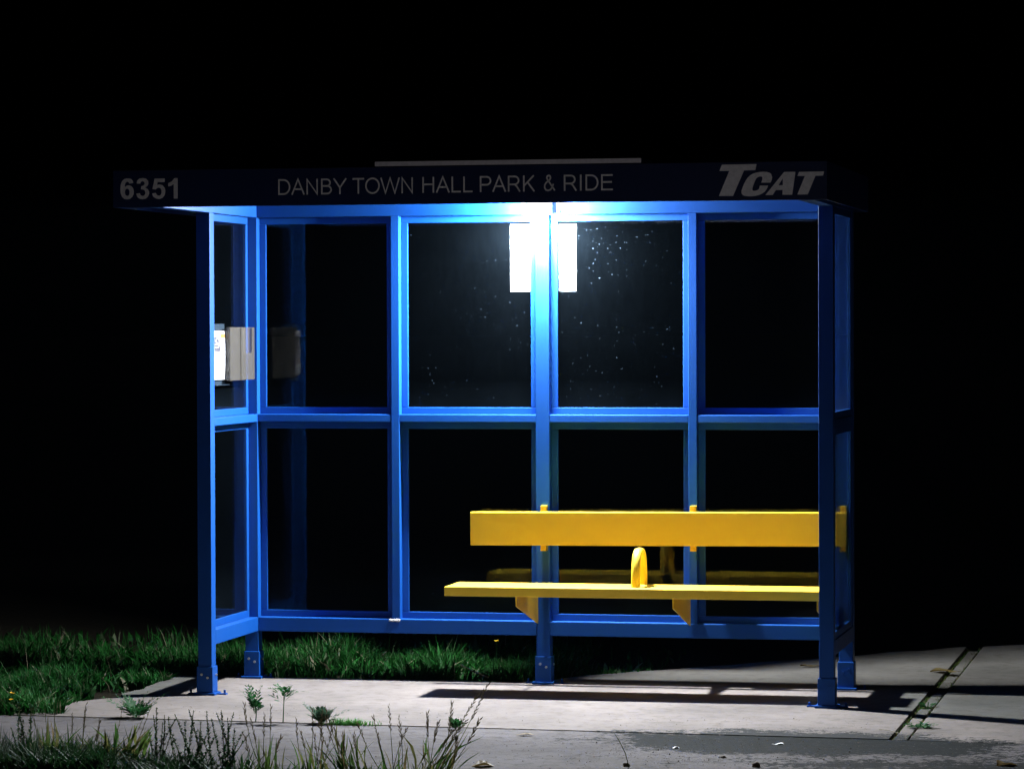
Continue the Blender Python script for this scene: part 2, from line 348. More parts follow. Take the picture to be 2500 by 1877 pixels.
def outline_letters(polys, name, parent):
    cu = bpy.data.curves.new(name, 'CURVE'); cu.dimensions = '2D'; cu.fill_mode = 'BOTH'; cu.extrude = .0006
    for pl in polys:
        s = cu.splines.new('POLY'); s.points.add(len(pl) - 1); s.use_cyclic_u = True
        for q, (a, b) in zip(s.points, pl): q.co = (a, b, 0, 1)
    return curve_mesh(cu, name, parent, None)
def curve_mesh(cu, name, parent, box):
    t = bpy.data.objects.new('tmp', cu); COL.objects.link(t)
    dg = bpy.context.evaluated_depsgraph_get(); dg.update()
    me = bpy.data.meshes.new_from_object(t.evaluated_get(dg)); bpy.data.objects.remove(t)
    if box:
        xs = [v.co.x for v in me.vertices]; ys = [v.co.y for v in me.vertices]
        x0, x1, y0, y1 = min(xs), max(xs), min(ys), max(ys)
        for v in me.vertices:
            v.co.x = box[0] + (v.co.x - x0) / (x1 - x0) * (box[1] - box[0]); v.co.y = box[2] + (v.co.y - y0) / (y1 - y0) * (box[3] - box[2])
    for v in me.vertices: v.co = (v.co.x, YF - .0012 - v.co.z, v.co.y)
    me.materials.clear(); me.materials.append(WHITEV)
    for q in me.polygons: q.material_index = 0
    o = bpy.data.objects.new(name, me); COL.objects.link(o); o.parent = parent
    return o
def text(body, name, box, off=0, sp=1.0):
    cu = bpy.data.curves.new(name, 'FONT'); cu.body = body; cu.offset = off; cu.space_character = sp; cu.extrude = .0006
    return curve_mesh(cu, name, fascia, box)
def arc(cx, cy, rx, ry, a0, a1, n=14): return [(cx + rx * math.cos(math.radians(a0 + (a1 - a0) * i / n)), cy + ry * math.sin(math.radians(a0 + (a1 - a0) * i / n))) for i in range(n + 1)]
PB = [(117, 679), (400, 679)] + arc(400, 502, 190, 177, 85, -85, 10) + [(400, 325), (117, 325)]
GL = {'D': (720, [([(117, 37), (117, 679), (330, 679)] + arc(340, 358, 300, 321, 85, -85) + [(330, 37)], 1)]),
 'A': (667, [([(33, 0), (333, 700), (634, 0)], 0), ([(146, 250), (521, 250)], 0)]),
 'N': (722, [([(117, 0), (117, 690), (605, 26), (605, 716)], 0)]),
 'B': (667, [([(115, 37), (115, 679), (350, 679)] + arc(350, 530, 170, 149, 85, -85, 8) + [(115, 381)], 0), ([(115, 381), (370, 381)] + arc(370, 209, 200, 172, 85, -85, 8) + [(370, 37), (80, 37)], 0)]),
 'Y': (667, [([(30, 716), (333, 300), (637, 716)], 0), ([(333, 300), (333, 0)], 0)]),
 'T': (611, [([(20, 679), (590, 679)], 0), ([(306, 645), (306, 0)], 0)]),
 'O': (778, [(arc(388, 358, 322, 335, 0, 345, 23), 1)]),
 'W': (944, [([(25, 716), (245, 20), (472, 700), (700, 20), (920, 716)], 0)]),
 'H': (722, [([(117, 0), (117, 716)], 0), ([(605, 0), (605, 716)], 0), ([(117, 380), (605, 380)], 0)]),
 'L': (556, [([(117, 716), (117, 37), (520, 37)], 0)]),
 'P': (667, [([(117, 0), (117, 679)] + PB[1:], 0)]),
 'R': (722, [([(117, 0), (117, 679)] + PB[1:], 0), ([(400, 325), (500, 240), (655, 0)], 0)]),
 'K': (667, [([(117, 0), (117, 716)], 0), ([(590, 716), (125, 255)], 0), ([(290, 420), (615, 0)], 0)]),
 '&': (667, [([(640, 25), (250, 510), (205, 590), (235, 670), (320, 695), (395, 660), (410, 580), (360, 500), (180, 385), (95, 270), (90, 150), (160, 55), (275, 25), (400, 60), (500, 170), (560, 320)], 0)]),
 'I': (278, [([(140, 0), (140, 716)], 0)]),
 'E': (667, [([(610, 679), (117, 679), (117, 37), (620, 37)], 0), ([(117, 372), (575, 372)], 0)])}
def ribbon(mb, pts, closed, wd, lift, fx):
    n = len(pts); P = [Vector((a, b)) for a, b in pts]; L, R_ = [], []
    for i in range(n):
        pr = P[i - 1] if (i or closed) else None; nx = P[(i + 1) % n] if (i < n - 1 or closed) else None
        d0 = (P[i] - pr).normalized() if pr is not None else (nx - P[i]).normalized()
        d1 = (nx - P[i]).normalized() if nx is not None else d0
        n0, n1 = Vector((-d0.y, d0.x)), Vector((-d1.y, d1.x)); m = n0 + n1
        m = m.normalized() if m.length > 1e-4 else n1
        k = min(1 / max(.2, m.dot(n1)), 2.2) * wd / 2
        L.append(P[i] + m * k); R_.append(P[i] - m * k)
    b = len(mb.v)
    for l, r in zip(L, R_): mb.v += [(*fx(l)[:1], YF - lift, fx(l)[1]), (*fx(r)[:1], YF - lift, fx(r)[1])]
    for i in range(n if closed else n - 1):
        j = (i + 1) % n; mb.f.append((b + 2 * i, b + 2 * i + 1, b + 2 * j + 1, b + 2 * j))
for wd, a, b in (('DANBY', 72, 487), ('TOWN', 527, 893), ('HALL', 948, 1250), ('PARK', 1293, 1620), ('&', 1672, 1738), ('RIDE', 1792, 2083)):
    q = lambda u: .5855 + (u - 72) / 2011 * 1.5515
    mb = MB(); tot = sum(GL[c][0] for c in wd); x0_ = 75 if wd[0] in 'DHPR' else 25; x1_ = tot - (40 if wd[-1] in 'YLEK&' else 75)
    zo = (a - 72) / 2011 * .0035; pen = 0; k = 0
    for ch in wd:
        for pts, cl in GL[ch][1]:
            fx = lambda p_, pen=pen: (q(a) + (p_.x + pen - x0_) / (x1_ - x0_) * (q(b) - q(a)), 2.3695 + zo + p_.y / 716 * .0715)
            ribbon(mb, pts, cl, 76, .0010 + .00025 * k, fx); k += 1
        pen += GL[ch][0]
    mb.build('stop_name_word', WHITEV, fascia, smooth=None)
DIG = [[[(698, 370), (690, 340), (670, 315), (640, 305), (610, 305), (575, 315), (545, 345), (528, 395), (523, 455), (527, 510), (545, 560), (575, 588), (612, 597), (650, 590), (685, 560), (703, 520), (705, 485), (695, 440), (672, 412), (640, 400), (610, 405), (585, 425), (583, 400), (592, 368), (612, 350), (632, 355), (645, 378)],
        [(612, 445), (635, 455), (648, 485), (645, 525), (630, 545), (612, 548), (592, 535), (583, 500), (588, 465)]],
       [[(742, 378), (750, 340), (780, 310), (825, 303), (870, 312), (898, 345), (900, 385), (885, 415), (858, 435), (890, 455), (910, 490), (910, 520), (895, 560), (865, 588), (825, 597), (785, 590), (755, 568), (735, 518), (785, 512), (795, 540), (820, 552), (845, 545), (860, 518), (855, 480), (830, 462), (800, 460), (805, 415), (830, 410), (850, 390), (848, 360), (825, 345), (800, 355), (792, 382)]],
       [[(985, 312), (1120, 312), (1120, 362), (1025, 362), (1018, 400), (1050, 393), (1090, 405), (1120, 445), (1128, 490), (1120, 540), (1090, 580), (1045, 597), (1000, 588), (965, 560), (950, 517), (1000, 510), (1010, 535), (1035, 550), (1060, 545), (1076, 515), (1076, 475), (1062, 445), (1035, 438), (1010, 450), (1000, 465), (955, 458)]],
       [[(1250, 310), (1293, 310), (1293, 592), (1240, 592), (1240, 392), (1205, 415), (1167, 425), (1167, 378), (1215, 355)]]]
for dg_ in DIG:
    outline_letters([[(-.169 + (a - 523) / 770 * .276, 2.4545 - (b - 303) / 294 * .0975) for a, b in pl] for pl in dg_], 'route_number_digit', fascia)
T1 = [(2.6269, 2.4795), (2.7815, 2.48), (2.7757, 2.4538), (2.7257, 2.4529), (2.676, 2.3407), (2.6133, 2.3414), (2.6599, 2.4515), (2.6154, 2.4521)]
A1 = [(2.9036, 2.4438), (2.9538, 2.4439), (2.9392, 2.3433), (2.8958, 2.3438), (2.897, 2.3651), (2.8668, 2.3644), (2.8524, 2.3431), (2.8202, 2.3428)]
A2 = [(2.8979, 2.4158), (2.8781, 2.3853), (2.8978, 2.3858)]
T2 = [(2.9696, 2.443), (3.0806, 2.4438), (3.0757, 2.4259), (3.0422, 2.4252), (3.0078, 2.344), (2.9619, 2.3437), (2.9959, 2.425), (2.9628, 2.4255)]
CC = [(2.8506, 2.422), (2.848, 2.431), (2.845, 2.4371), (2.837, 2.442), (2.8261, 2.4449), (2.811, 2.4458), (2.7958, 2.4452), (2.780, 2.4425), (2.7655, 2.4381), (2.7535, 2.431), (2.7427, 2.4215), (2.733, 2.408), (2.7255, 2.3935), (2.719, 2.378), (2.7141, 2.3636), (2.7138, 2.356), (2.716, 2.3485), (2.722, 2.343), (2.7311, 2.34), (2.746, 2.3385), (2.7615, 2.3386), (2.777, 2.340), (2.7918, 2.3438), (2.806, 2.350), (2.8183, 2.3586), (2.8265, 2.370), (2.8328, 2.3847), (2.7957, 2.3851), (2.794, 2.376), (2.7919, 2.3701), (2.785, 2.365), (2.7767, 2.3628), (2.770, 2.362), (2.7653, 2.3629), (2.7625, 2.366), (2.7623, 2.3705), (2.764, 2.379), (2.7673, 2.3892), (2.773, 2.403), (2.7787, 2.4154), (2.785, 2.421), (2.792, 2.4246), (2.799, 2.4255), (2.8052, 2.4245), (2.8072, 2.420), (2.8071, 2.415), (2.805, 2.406), (2.8014, 2.3982), (2.843, 2.3977), (2.849, 2.410)]
for pl in ([T1], [CC], [A1, A2], [T2]): outline_letters(pl, 'logo_letter', fascia)

# ---------------------------------------------------------------- lamp
la = thing('wall_lamp', 'small glaring white lamp fixed high on the middle post under the roof', 'lamp', (1.5, 0, 2.33))
def rel(mb, o): mb.v = [tuple(Vector(q) - o.location) for q in mb.v]; return mb
rel(MB().box(1.405, 1.590, -.010, -.001, 2.3195, 2.388), la).build('glare_plate', WHITEP, la, .003)  # white plate added to spread the lamp's hot spot
rel(MB().box(1.44, 1.56, -.056, -.0125, 2.320, 2.372), la).build('housing', WHITEP, la, .004)
rel(MB().box(1.455, 1.545, -.092, -.057, 2.316, 2.346), la).build('lens', LENS, la, .004)

# ---------------------------------------------------------------- solar panel
sp = thing('solar_panel', 'flat solar panel with pale metal frame lying on top of the shelter roof', 'solar panel', (1.64, -1.1, 2.49))
x0, x1, y0, y1 = 1.030, 2.256, YF + .045, YF + .34
def fbox(m, q0, q1, r0, r1): m.box(q0, q1, r0, r1, 2.4945, 2.5160)
rel(ring(x0, x1, y0, y1, .02, fbox), sp).build('frame', NAVY, sp, .0015)  # navy shades the sides of the pale frame, only its front shows bright
rel(MB().box(x0, x1, y0 - .004, y0 - .0005, 2.4955, 2.5160), sp).build('front_edge', ALU, sp)
rel(MB().box(x0 + .02, x1 - .02, y0 + .02, y1 - .02, 2.500, 2.511), sp).build('cell_sheet', CELLS, sp)
for fx in (x0 + .2, x1 - .2): rel(MB().box(fx - .03, fx + .03, y0 + .05, y1 - .05, 2.4862, 2.4944), sp).build('mounting_foot', NAVY, sp, .001)

# ---------------------------------------------------------------- bench
be = thing('bench', 'bright yellow metal bench with long seat and backrest board inside the blue shelter', 'bench', (2.0, 0, 0))
rel(MB().box(1.130, 2.955, -.555, -.250, .475, .520), be).build('seat', YEL, be, .004)
bk = MB().box(1.150, 3.012, -.082, -.046, -.0825, .0825)
bk.v = [(x, y, z + .777 + (x - 2.08) * .0068) for x, y, z in bk.v]
bk = rel(bk, be).build('backrest', YEL, be, .005)
for tx in (1.512, 2.2575, 2.993):
    zc = .777 + (tx - 2.08) * .0068
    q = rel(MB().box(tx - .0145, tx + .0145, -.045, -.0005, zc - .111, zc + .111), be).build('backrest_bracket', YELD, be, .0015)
    for s in (-1, 1):
        a = Vector((tx, -.0452, zc + s * .098)) - be.location
        MB().tube([a, a + Vector((0, -.005, 0))], .006, 6).build('bolt', YELD, q)
for gx in (1.4685, 2.2315, 2.92):
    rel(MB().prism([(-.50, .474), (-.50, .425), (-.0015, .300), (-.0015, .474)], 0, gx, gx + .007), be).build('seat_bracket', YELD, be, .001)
hp = []; n = 30
hm = MB(); yc, aa, hh = -.35, .100, .172
K = 10; rings = []
for i in range(n + 1):
    t = math.pi * i / n
    c, s_ = math.cos(t), math.sin(t)
    sq = lambda u: math.copysign(abs(u) ** .75, u)
    ctr = Vector((2.046, yc - aa * sq(c), .5202 + hh * abs(s_) ** .75))
    rings.append(ctr)
vs = []; fs = []
for i, c in enumerate(rings):
    tan = (rings[min(i + 1, n)] - rings[max(i - 1, 0)]).normalized(); nx = Vector((1, 0, 0)); nn = tan.cross(nx)
    for j in range(K):
        a = 2 * math.pi * j / K
        vs.append(c + nx * math.cos(a) * .0215 + nn * math.sin(a) * .0110)
for i in range(n):
    for j in range(K): fs.append((i * K + j, i * K + (j + 1) % K, (i + 1) * K + (j + 1) % K, (i + 1) * K + j))
hm.add(vs, fs)
rel(hm, be).build('armrest_hoop', YEL, be, smooth=True)

# ---------------------------------------------------------------- notice, leaflet holders
nm = MB(); nn = 8
for i in range(nn + 1):
    for j in range(nn + 1):
        u, v_ = i / nn, j / nn
        nm.v.append((1.325 + .334 * u, .0705 + .002 * math.sin(u * 5 + v_ * 3), 1.941 + .332 * v_))
for i in range(nn):
    for j in range(nn): nm.f.append((i * (nn + 1) + j, (i + 1) * (nn + 1) + j, (i + 1) * (nn + 1) + j + 1, i * (nn + 1) + j + 1))
tag(nm.build('notice', PAPER, smooth=True), 'blank white paper notice taped behind the glass right under the lamp', 'notice')

lh = thing('leaflet_holder', 'frosted plastic leaflet box with a thumb notch beside the back left post', 'leaflet holder', (.05, -.36, 1.508))
X0, X1, Y0, Y1, Z0, Z1 = .0352, .0500, -.523, -.095, 1.508, 1.768
face = [(Y0, Z0), (Y1, Z0), (Y1, Z1), (Y1 - .045, Z1), (Y1 - .05, 1.650), (Y1 - .058, 1.640), (Y1 - .150, 1.640), (Y1 - .158, 1.650), (Y1 - .16, Z1), (Y0, Z1)]
rel(MB().prism(face, 0, X1 - .003, X1), lh).build('front_panel', FROST, lh)
hb = MB().box(X0, X0 + .003, Y0, Y1, Z0, Z1).box(X0 + .0031, X1 - .0031, Y0, Y0 + .003, Z0, Z1).box(X0 + .0031, X1 - .0031, Y1 - .003, Y1, Z0, Z1)
hb.box(X0 + .0031, X1 - .0031, Y0 + .0031, Y1 - .0031, Z0, Z0 + .003)
rel(hb, lh).build('body', FROST, lh)
rel(MB().box(X1, X1 + .004, Y0 + .185, Y0 + .200, Z0, Z1), lh).build('rib', FROST, lh)
rel(MB().box(X1, X1 + .003, Y0, Y0 + .03, Z0, Z1), lh).build('edge_strip', FROST, lh)
rel(MB().box(X0 + .0031, X1 - .0031, Y0 + .20, Y0 + .206, Z0 + .0031, Z1 - .01), lh).build('divider', FROST, lh)
lh2 = thing('leaflet_holder', 'clear thin plastic holder with white timetable sheet beside the front left post', 'leaflet holder', (0, -.55, 1.50))
rel(MB().box(.012, .015, -.712, -.49, 1.49, 1.785).box(.0151, .040, -.712, -.49, 1.487, 1.490), lh2).build('body', ACRYL, lh2)
lf = MB(); a_, b_ = 10, 16
def lp(u, v_):
    edge = .030 * math.exp(-((v_ - .55) / .28) ** 2)
    y = -.704 + (.208 + edge) * u; x = .026 + .006 * math.sin(math.pi * v_) * u
    return (x, y, 1.514 + .237 * v_)
for i in range(a_ + 1):
    for j in range(b_ + 1): lf.v.append(lp(i / a_, j / b_))
for i in range(a_):
    for j in range(b_): lf.f.append((i * (b_ + 1) + j, (i + 1) * (b_ + 1) + j, (i + 1) * (b_ + 1) + j + 1, i * (b_ + 1) + j + 1))
lt = thing('leaflet', 'white printed timetable sheet curling out of its clear holder by the left wall', 'leaflet', (.02, -.55, 1.51))
rel(lf, lt).build('sheet', flat('white_leaflet_paper', (.36, .36, .37)), lt, smooth=True)
def mark(nm_, u0, u1, v0, v1, mt):
    m = MB(); m.add([Vector(lp(*q)) + Vector((.0012, 0, 0)) for q in ((u0, v0), (u1, v0), (u1, v1), (u0, v1))], [(0, 1, 2, 3)])
    rel(m, lt).build(nm_, mt, lt, smooth=None)
mark('orange_heading', .50, .88, .855, .935, INKO); mark('printed_panel', .06, .44, .58, .87, INKG)
random.seed(5)
pm = MB()
for i in range(9):
    for j in range(3):
        if random.random() < .55:
            u0 = .08 + j * .12; v0 = .60 + i * .029
            pm.add([Vector(lp(*q)) + Vector((.002, 0, 0)) for q in ((u0, v0), (u0 + .09, v0), (u0 + .09, v0 + .016), (u0, v0 + .016))], [(0, 1, 2, 3)])
rel(pm, lt).build('panel_print', PAPER, lt, smooth=None)
for (u0, u1, v0, v1) in ((.56, .70, .744, .756), (.78, .92, .746, .758), (.50, .66, .432, .445), (.78, .93, .434, .447)): mark('printed_line', u0, u1, v0, v1, INK)
dm = MB()
for (u0, u1, v0, v1) in ((.46, .72, .142, .154), (.46, .72, .108, .120), (.46, .49, .12, .142), (.69, .72, .12, .142)):
    dm.add([Vector(lp(*q)) + Vector((.0012, 0, 0)) for q in ((u0, v0), (u1, v0), (u1, v1), (u0, v1))], [(0, 1, 2, 3)])
rel(dm, lt).build('printed_box', INK, lt, smooth=None)

# ---------------------------------------------------------------- vegetation
def blade(mb, x, y, z, hgt, wd, ang, lean, curl=1.0, seg=3):
    dx, dy = math.cos(ang), math.sin(ang); px, py = -dy, dx
    n = len(mb.v); fs = []
    for i in range(seg + 1):
        t = i / seg
        o = lean * hgt * (t ** (1 + curl)); zz = z + hgt * (t - .25 * lean * t * t)
        ww = wd * (1 - t) ** .55 * (.55 + 1.2 * t if t < .4 else 1.03) if i < seg else 0
        cx, cy = x + dx * o, y + dy * o
        if i < seg: mb.v += [(cx - px * ww, cy - py * ww, zz), (cx + px * ww, cy + py * ww, zz)]
        else: mb.v.append((cx, cy, zz))
    for i in range(seg - 1): fs.append((n + 2 * i, n + 2 * i + 1, n + 2 * i + 3, n + 2 * i + 2))
    fs.append((n + 2 * seg - 2, n + 2 * seg - 1, n + 2 * seg)); mb.f += fs
def fast(mb, name, mat, parent=None):
    me = bpy.data.meshes.new(name); me.from_pydata(mb.v, [], mb.f); me.materials.append(mat)
    o = bpy.data.objects.new(name, me); COL.objects.link(o)
    if parent: o.parent = parent
    return o
rnd = random.Random(11)
def diag(x): return .10 if x < 1.36 else (.10 + (x - 1.36) * 1.2 if x < 1.84 else .68 + (x - 1.84) * 1.04)
def lawn_ok(x, y):
    nz = noise.noise(Vector((x * 2.3, y * 2.3, 0))) * .10
    if y > .12 + nz * .3 and x > -.5: return y > diag(x) + .075 + nz * .5 + (.03 if x < 1.36 else 0)
    if x <= -.40 + nz * .8 and y > -1.70 + .04 * math.sin(x * 9): 
        # bare strip of slab beside the front left post
        if -1.02 < y < -.35 and x > -.66 + .14 * math.sin(y * 5) + nz: return False
        if -1.55 < y < -1.0 and x > -.50 + nz: return False
        return True
    return False
lm = MB(); cnt = 0
while cnt < 30000:
    x = rnd.uniform(-3.4, 1.9) if cnt > 16000 else rnd.uniform(-1.9, 1.5); y = rnd.uniform(-1.72, 3.6) if cnt > 16000 else rnd.uniform(-1.7, 1.1)
    if not lawn_ok(x, y): continue
    if x < -.45 and y > .15 and rnd.random() < .5: continue
    far = max(0, y - .4) + max(0, -2.0 - x) * .6  # thinner, shorter grass far off imitates the lamplight fading out
    if rnd.random() < far * .42 or (x > 1.45 and rnd.random() < .8): continue
    big = rnd.random() < .38
    nz = noise.noise(Vector((x * 3, y * 3, 5)))
    pn = noise.noise(Vector((x * 1.7 + 9, y * 1.7, 2))) + .5 * noise.noise(Vector((x * 6, y * 6, 7)))
    if pn < -.04 and rnd.random() < .85: continue
    hg = rnd.uniform(.03, .105) * (1 + .9 * nz + .5 * pn)
    if y > .0 and x < 1.5: hg *= 1.25
    if x > 1.45: hg *= .55
    hg *= max(.35, 1 - .25 * far)
    if big: blade(lm, x, y, -.05, hg * .95 + .03, rnd.uniform(.008, .019), rnd.uniform(0, 6.28), rnd.uniform(.4, 1.0), 1.0, 3)
    else: blade(lm, x, y, -.05, hg + .05, rnd.uniform(.002, .0045), rnd.uniform(0, 6.28), rnd.uniform(.1, .8), 1.2, 3)
    cnt += 1
cnt = 0
while cnt < 210:
    x = rnd.uniform(-2.0, 1.45); y = rnd.uniform(-1.68, 1.2)
    if not lawn_ok(x, y): continue
    cnt += 1; sz = rnd.uniform(.05, .12)
    for k in range(rnd.randint(6, 13)):
        blade(lm, x + rnd.gauss(0, .012), y + rnd.gauss(0, .012), -.045, sz * rnd.uniform(.7, 1.4), rnd.uniform(.008, .017), rnd.uniform(0, 6.28), rnd.uniform(.5, 1.3), .8, 4)
cnt = 0
while cnt < 260:
    x = rnd.uniform(-2.0, 1.45); y = rnd.uniform(-1.68, 1.0)
    if not lawn_ok(x, y): continue
    cnt += 1; blade(lm, x, y, -.05, rnd.uniform(.14, .26), rnd.uniform(.0014, .0024), rnd.uniform(0, 6.28), rnd.uniform(.1, .6), 1.2, 4)
lw = fast(lm, 'grass', LAWN); tag(lw, 'rough green grass and leafy ground cover round the concrete pad', None, None, 'stuff')

def frond(mb, base, tip, nl, ll, sag=.03, r=random):
    """feathery leaf: a rib with pairs of narrow leaflets"""
    base, tip = Vector(base), Vector(tip); d = tip - base
    side = d.cross(Vector((0, 0, 1)));
    side = side.normalized() if side.length > 1e-5 else Vector((1, 0, 0))
    up = side.cross(d).normalized()
    P = lambda t: base + d * t + Vector((0, 0, sag * 4 * t * (1 - t)))
    n = len(mb.v)
    for k in range(6):
        t = k / 5; w_ = .0016 * (1 - t * .7); mb.v += [tuple(P(t) - side * w_), tuple(P(t) + side * w_)]
    for k in range(5): mb.f.append((n + 2 * k, n + 2 * k + 1, n + 2 * k + 3, n + 2 * k + 2))
    for k in range(nl):
        t = .22 + .78 * k / nl
        for s in (-1, 1):
            L = ll * (1.05 - .75 * t) * r.uniform(.9, 1.45); q = P(t)
            dr = (side * s * .85 + d.normalized() * .65 + up * r.uniform(-.3, .3)).normalized(); wv = d.normalized() * L * .22
            n = len(mb.v)
            mb.v += [tuple(q), tuple(q + dr * L * .5 + wv), tuple(q + dr * L), tuple(q + dr * L * .5 - wv)]
            mb.f.append((n, n + 1, n + 2, n + 3))
def weed(x, y, label, fr, leafmat=WEED, seed=1, stem_h=0, grp='weeds growing in the slab joint'):
    """fr: (angle, reach, height, leaflet pairs, leaflet length)"""
    r = random.Random(seed); o = thing('weed', label, 'weed', (x, y, -.01), grp)
    m = MB(); st = MB()
    for a, re, hh_, nl, ll in fr:
        b0 = Vector((r.uniform(-.008, .008), r.uniform(-.008, .008), stem_h * r.uniform(.6, 1)))
        frond(m, b0, b0 + Vector((math.cos(a) * re, math.sin(a) * re * .6, hh_)), nl, ll, .012, r)
    st.tube([(0, 0, -.01), (.004, 0, max(.02, stem_h * .5)), (.006, 0, max(.03, stem_h))], [.0028, .0024, .0016], 5)
    fast(m, 'leaves', leafmat, o); st.build('stem', leafmat, o)
    return o
R1 = random.Random(8)
def fan(n, re, hh_, nl=6, ll=.035): return [(R1.uniform(0, 6.28), R1.uniform(.5, 1) * re, R1.uniform(.35, 1) * hh_, nl, ll * R1.uniform(.7, 1.2)) for _ in range(n)]
weed(-.03, -1.73, 'bushy fern-leaved weed in the joint in front of the front left post', fan(22, .115, .13, 7, .04) + [(3.1, .18, .10, 8, .04), (.1, .16, .13, 8, .04)], seed=2)
weed(.545, -1.765, 'slim upright weed with a star of leaves, right of the front left post', fan(9, .05, .05, 5, .035) + [(3.0, .09, .09, 6, .03), (2.6, .08, .12, 5, .02)] + [(R1.uniform(0, 6.28),   .045, .12 + R1.uniform(-.03, .03), 5, .034) for _ in range(7)], seed=3, stem_h=.07)
weed(.675, -1.77, 'tall thin weed with a drooping leafy top between two joint weeds', [(a, .07, .045, 6, .034) for a in (0, .7, 1.5, 2.3, 3.1, 3.9, 4.7, 5.5)] + [(.0, .14, .01, 6, .03)], seed=4, stem_h=.14)
weed(.855, -1.78, 'grey-green clump of feathery weed in the middle of the joint', fan(26, .075, .085, 7, .032) + [(2.6, .12, .10, 7, .036), (.3, .13, .07, 7, .038)], mat_leaf('greyish_leaves', [(0, (.022, .075, .035)), (1, (.085, .14, .095))], .3), seed=5)
weed(1.49, -1.86, 'small pale green sprig alone in the joint behind tall grass', fan(9, .05, .07, 5, .03), seed=6)
weed(XJ + .09, -1.44, 'low green weed lying over the crossing joint of the slabs', fan(12, .12, .02, 5, .035), seed=7)
weed(XJ + .05, -.62, 'tiny flat weed at the shadow in the crossing joint', fan(7, .07, .02, 4, .03), seed=9)
# moss-like tuft
tf = MB(); r = random.Random(4)
for i in range(420): blade(tf, r.gauss(0, .055), r.gauss(0, .012), 0, r.uniform(.015, .05), r.uniform(.0015, .003), r.uniform(0, 6.28), r.uniform(.2, 1.2), 1, 2)
tf.v = [(a + .985, b - 1.795, c - .008) for a, b, c in tf.v]
tag(fast(tf, 'grass_tuft', mat_leaf('bright_grass', [(0, (.04, .20, .03)), (1, (.09, .28, .05))], .3)), 'low bright green grass tuft beside the feathery clump in the joint', 'grass tuft')
tt = MB()
for i in range(130): blade(tt, max(-.14, min(.14, r.gauss(0, .075))), r.gauss(0, .03), -.03, r.uniform(.03, .075), r.uniform(.002, .004), r.uniform(0, 6.28), r.uniform(.2, 1.2), 1, 2)
tt.v = [(a + 1.72, b + .58 + a * .8, c) for a, b, c in tt.v]
tag(fast(tt, 'grass_tuft', LAWN), 'dark grass tuft at the edge of the concrete behind the bench', 'grass tuft')

# verge plants in the foreground
def stalk_path(b, t, bend, n=7):
    b, t = Vector(b), Vector(t); d = t - b; s = Vector((-d.z, 0, d.x)).normalized() if abs(d.z) + abs(d.x) > 0 else Vector((1, 0, 0))
    return [b + d * (i / (n - 1)) + s * bend * math.sin(math.pi * i / (n - 1)) for i in range(n)]
def spikelets(mb, path, t0, n, ln, r, spread=.35):
    tot = len(path) - 1
    for k in range(n):
        t = t0 + (1 - t0) * k / max(1, n - 1); i = min(int(t * tot), tot - 1); f = t * tot - i
        q = path[i].lerp(path[i + 1], f); d = (path[i + 1] - path[i]).normalized()
        sd = Vector((-d.z, r.uniform(-.6, .6), d.x)).normalized() * (1 if k % 2 else -1)
        L = ln * r.uniform(.6, 1.25); dr = (d + sd * spread * r.uniform(.3, 1.2)).normalized(); wv = sd * L * .10
        w2 = Vector((0, 1, 0)) * L * .10; n0 = len(mb.v)
        mb.v += [tuple(q), tuple(q + dr * L * .45 + wv), tuple(q + dr * L), tuple(q + dr * L * .45 - wv), tuple(q + dr * L * .45 + w2), tuple(q + dr * L * .45 - w2)]
        mb.f += [(n0, n0 + 1, n0 + 2, n0 + 3), (n0, n0 + 4, n0 + 2, n0 + 5)]
def tussock(x, y, label, stalks, nb, bh, seed, lean=0.0, grp='weeds on the near verge'):
    """stalks: (tip dx, tip z, bend, spikelets, spikelet length)"""
    r = random.Random(seed); o = thing('grass_tussock', label, 'grass tussock', (x, y, -.05), grp)
    bl = MB()
    for i in range(nb):
        a = r.uniform(0, 6.28); n0 = len(bl.v)
        blade(bl, r.gauss(0, .045), r.gauss(0, .03), 0, bh * r.uniform(.5, 1.3), r.uniform(.0036, .0085), a, r.uniform(.08, .75), 1.3, 4)
        if lean: bl.v[n0:] = [(q[0] + lean * q[2] * r.uniform(.8, 1.1), q[1], q[2]) for q in bl.v[n0:]]
    fast(bl, 'blades', VERGE, o)
    for dx, hz, bend, ns, sl in stalks:
        b = (r.uniform(-.025, .025), r.uniform(-.03, .03), 0); pa = stalk_path(b, (dx, r.uniform(-.05, .05), hz), bend)
        sk = MB().tube(pa, [.0022 - .0014 * i / 6 for i in range(7)], 4).build('stalk', VERGE, o)
        sd = MB(); spikelets(sd, pa, .68, int(ns * 1.25), sl * 1.1, r); fast(sd, 'seed_head', SEED, sk)
    return o
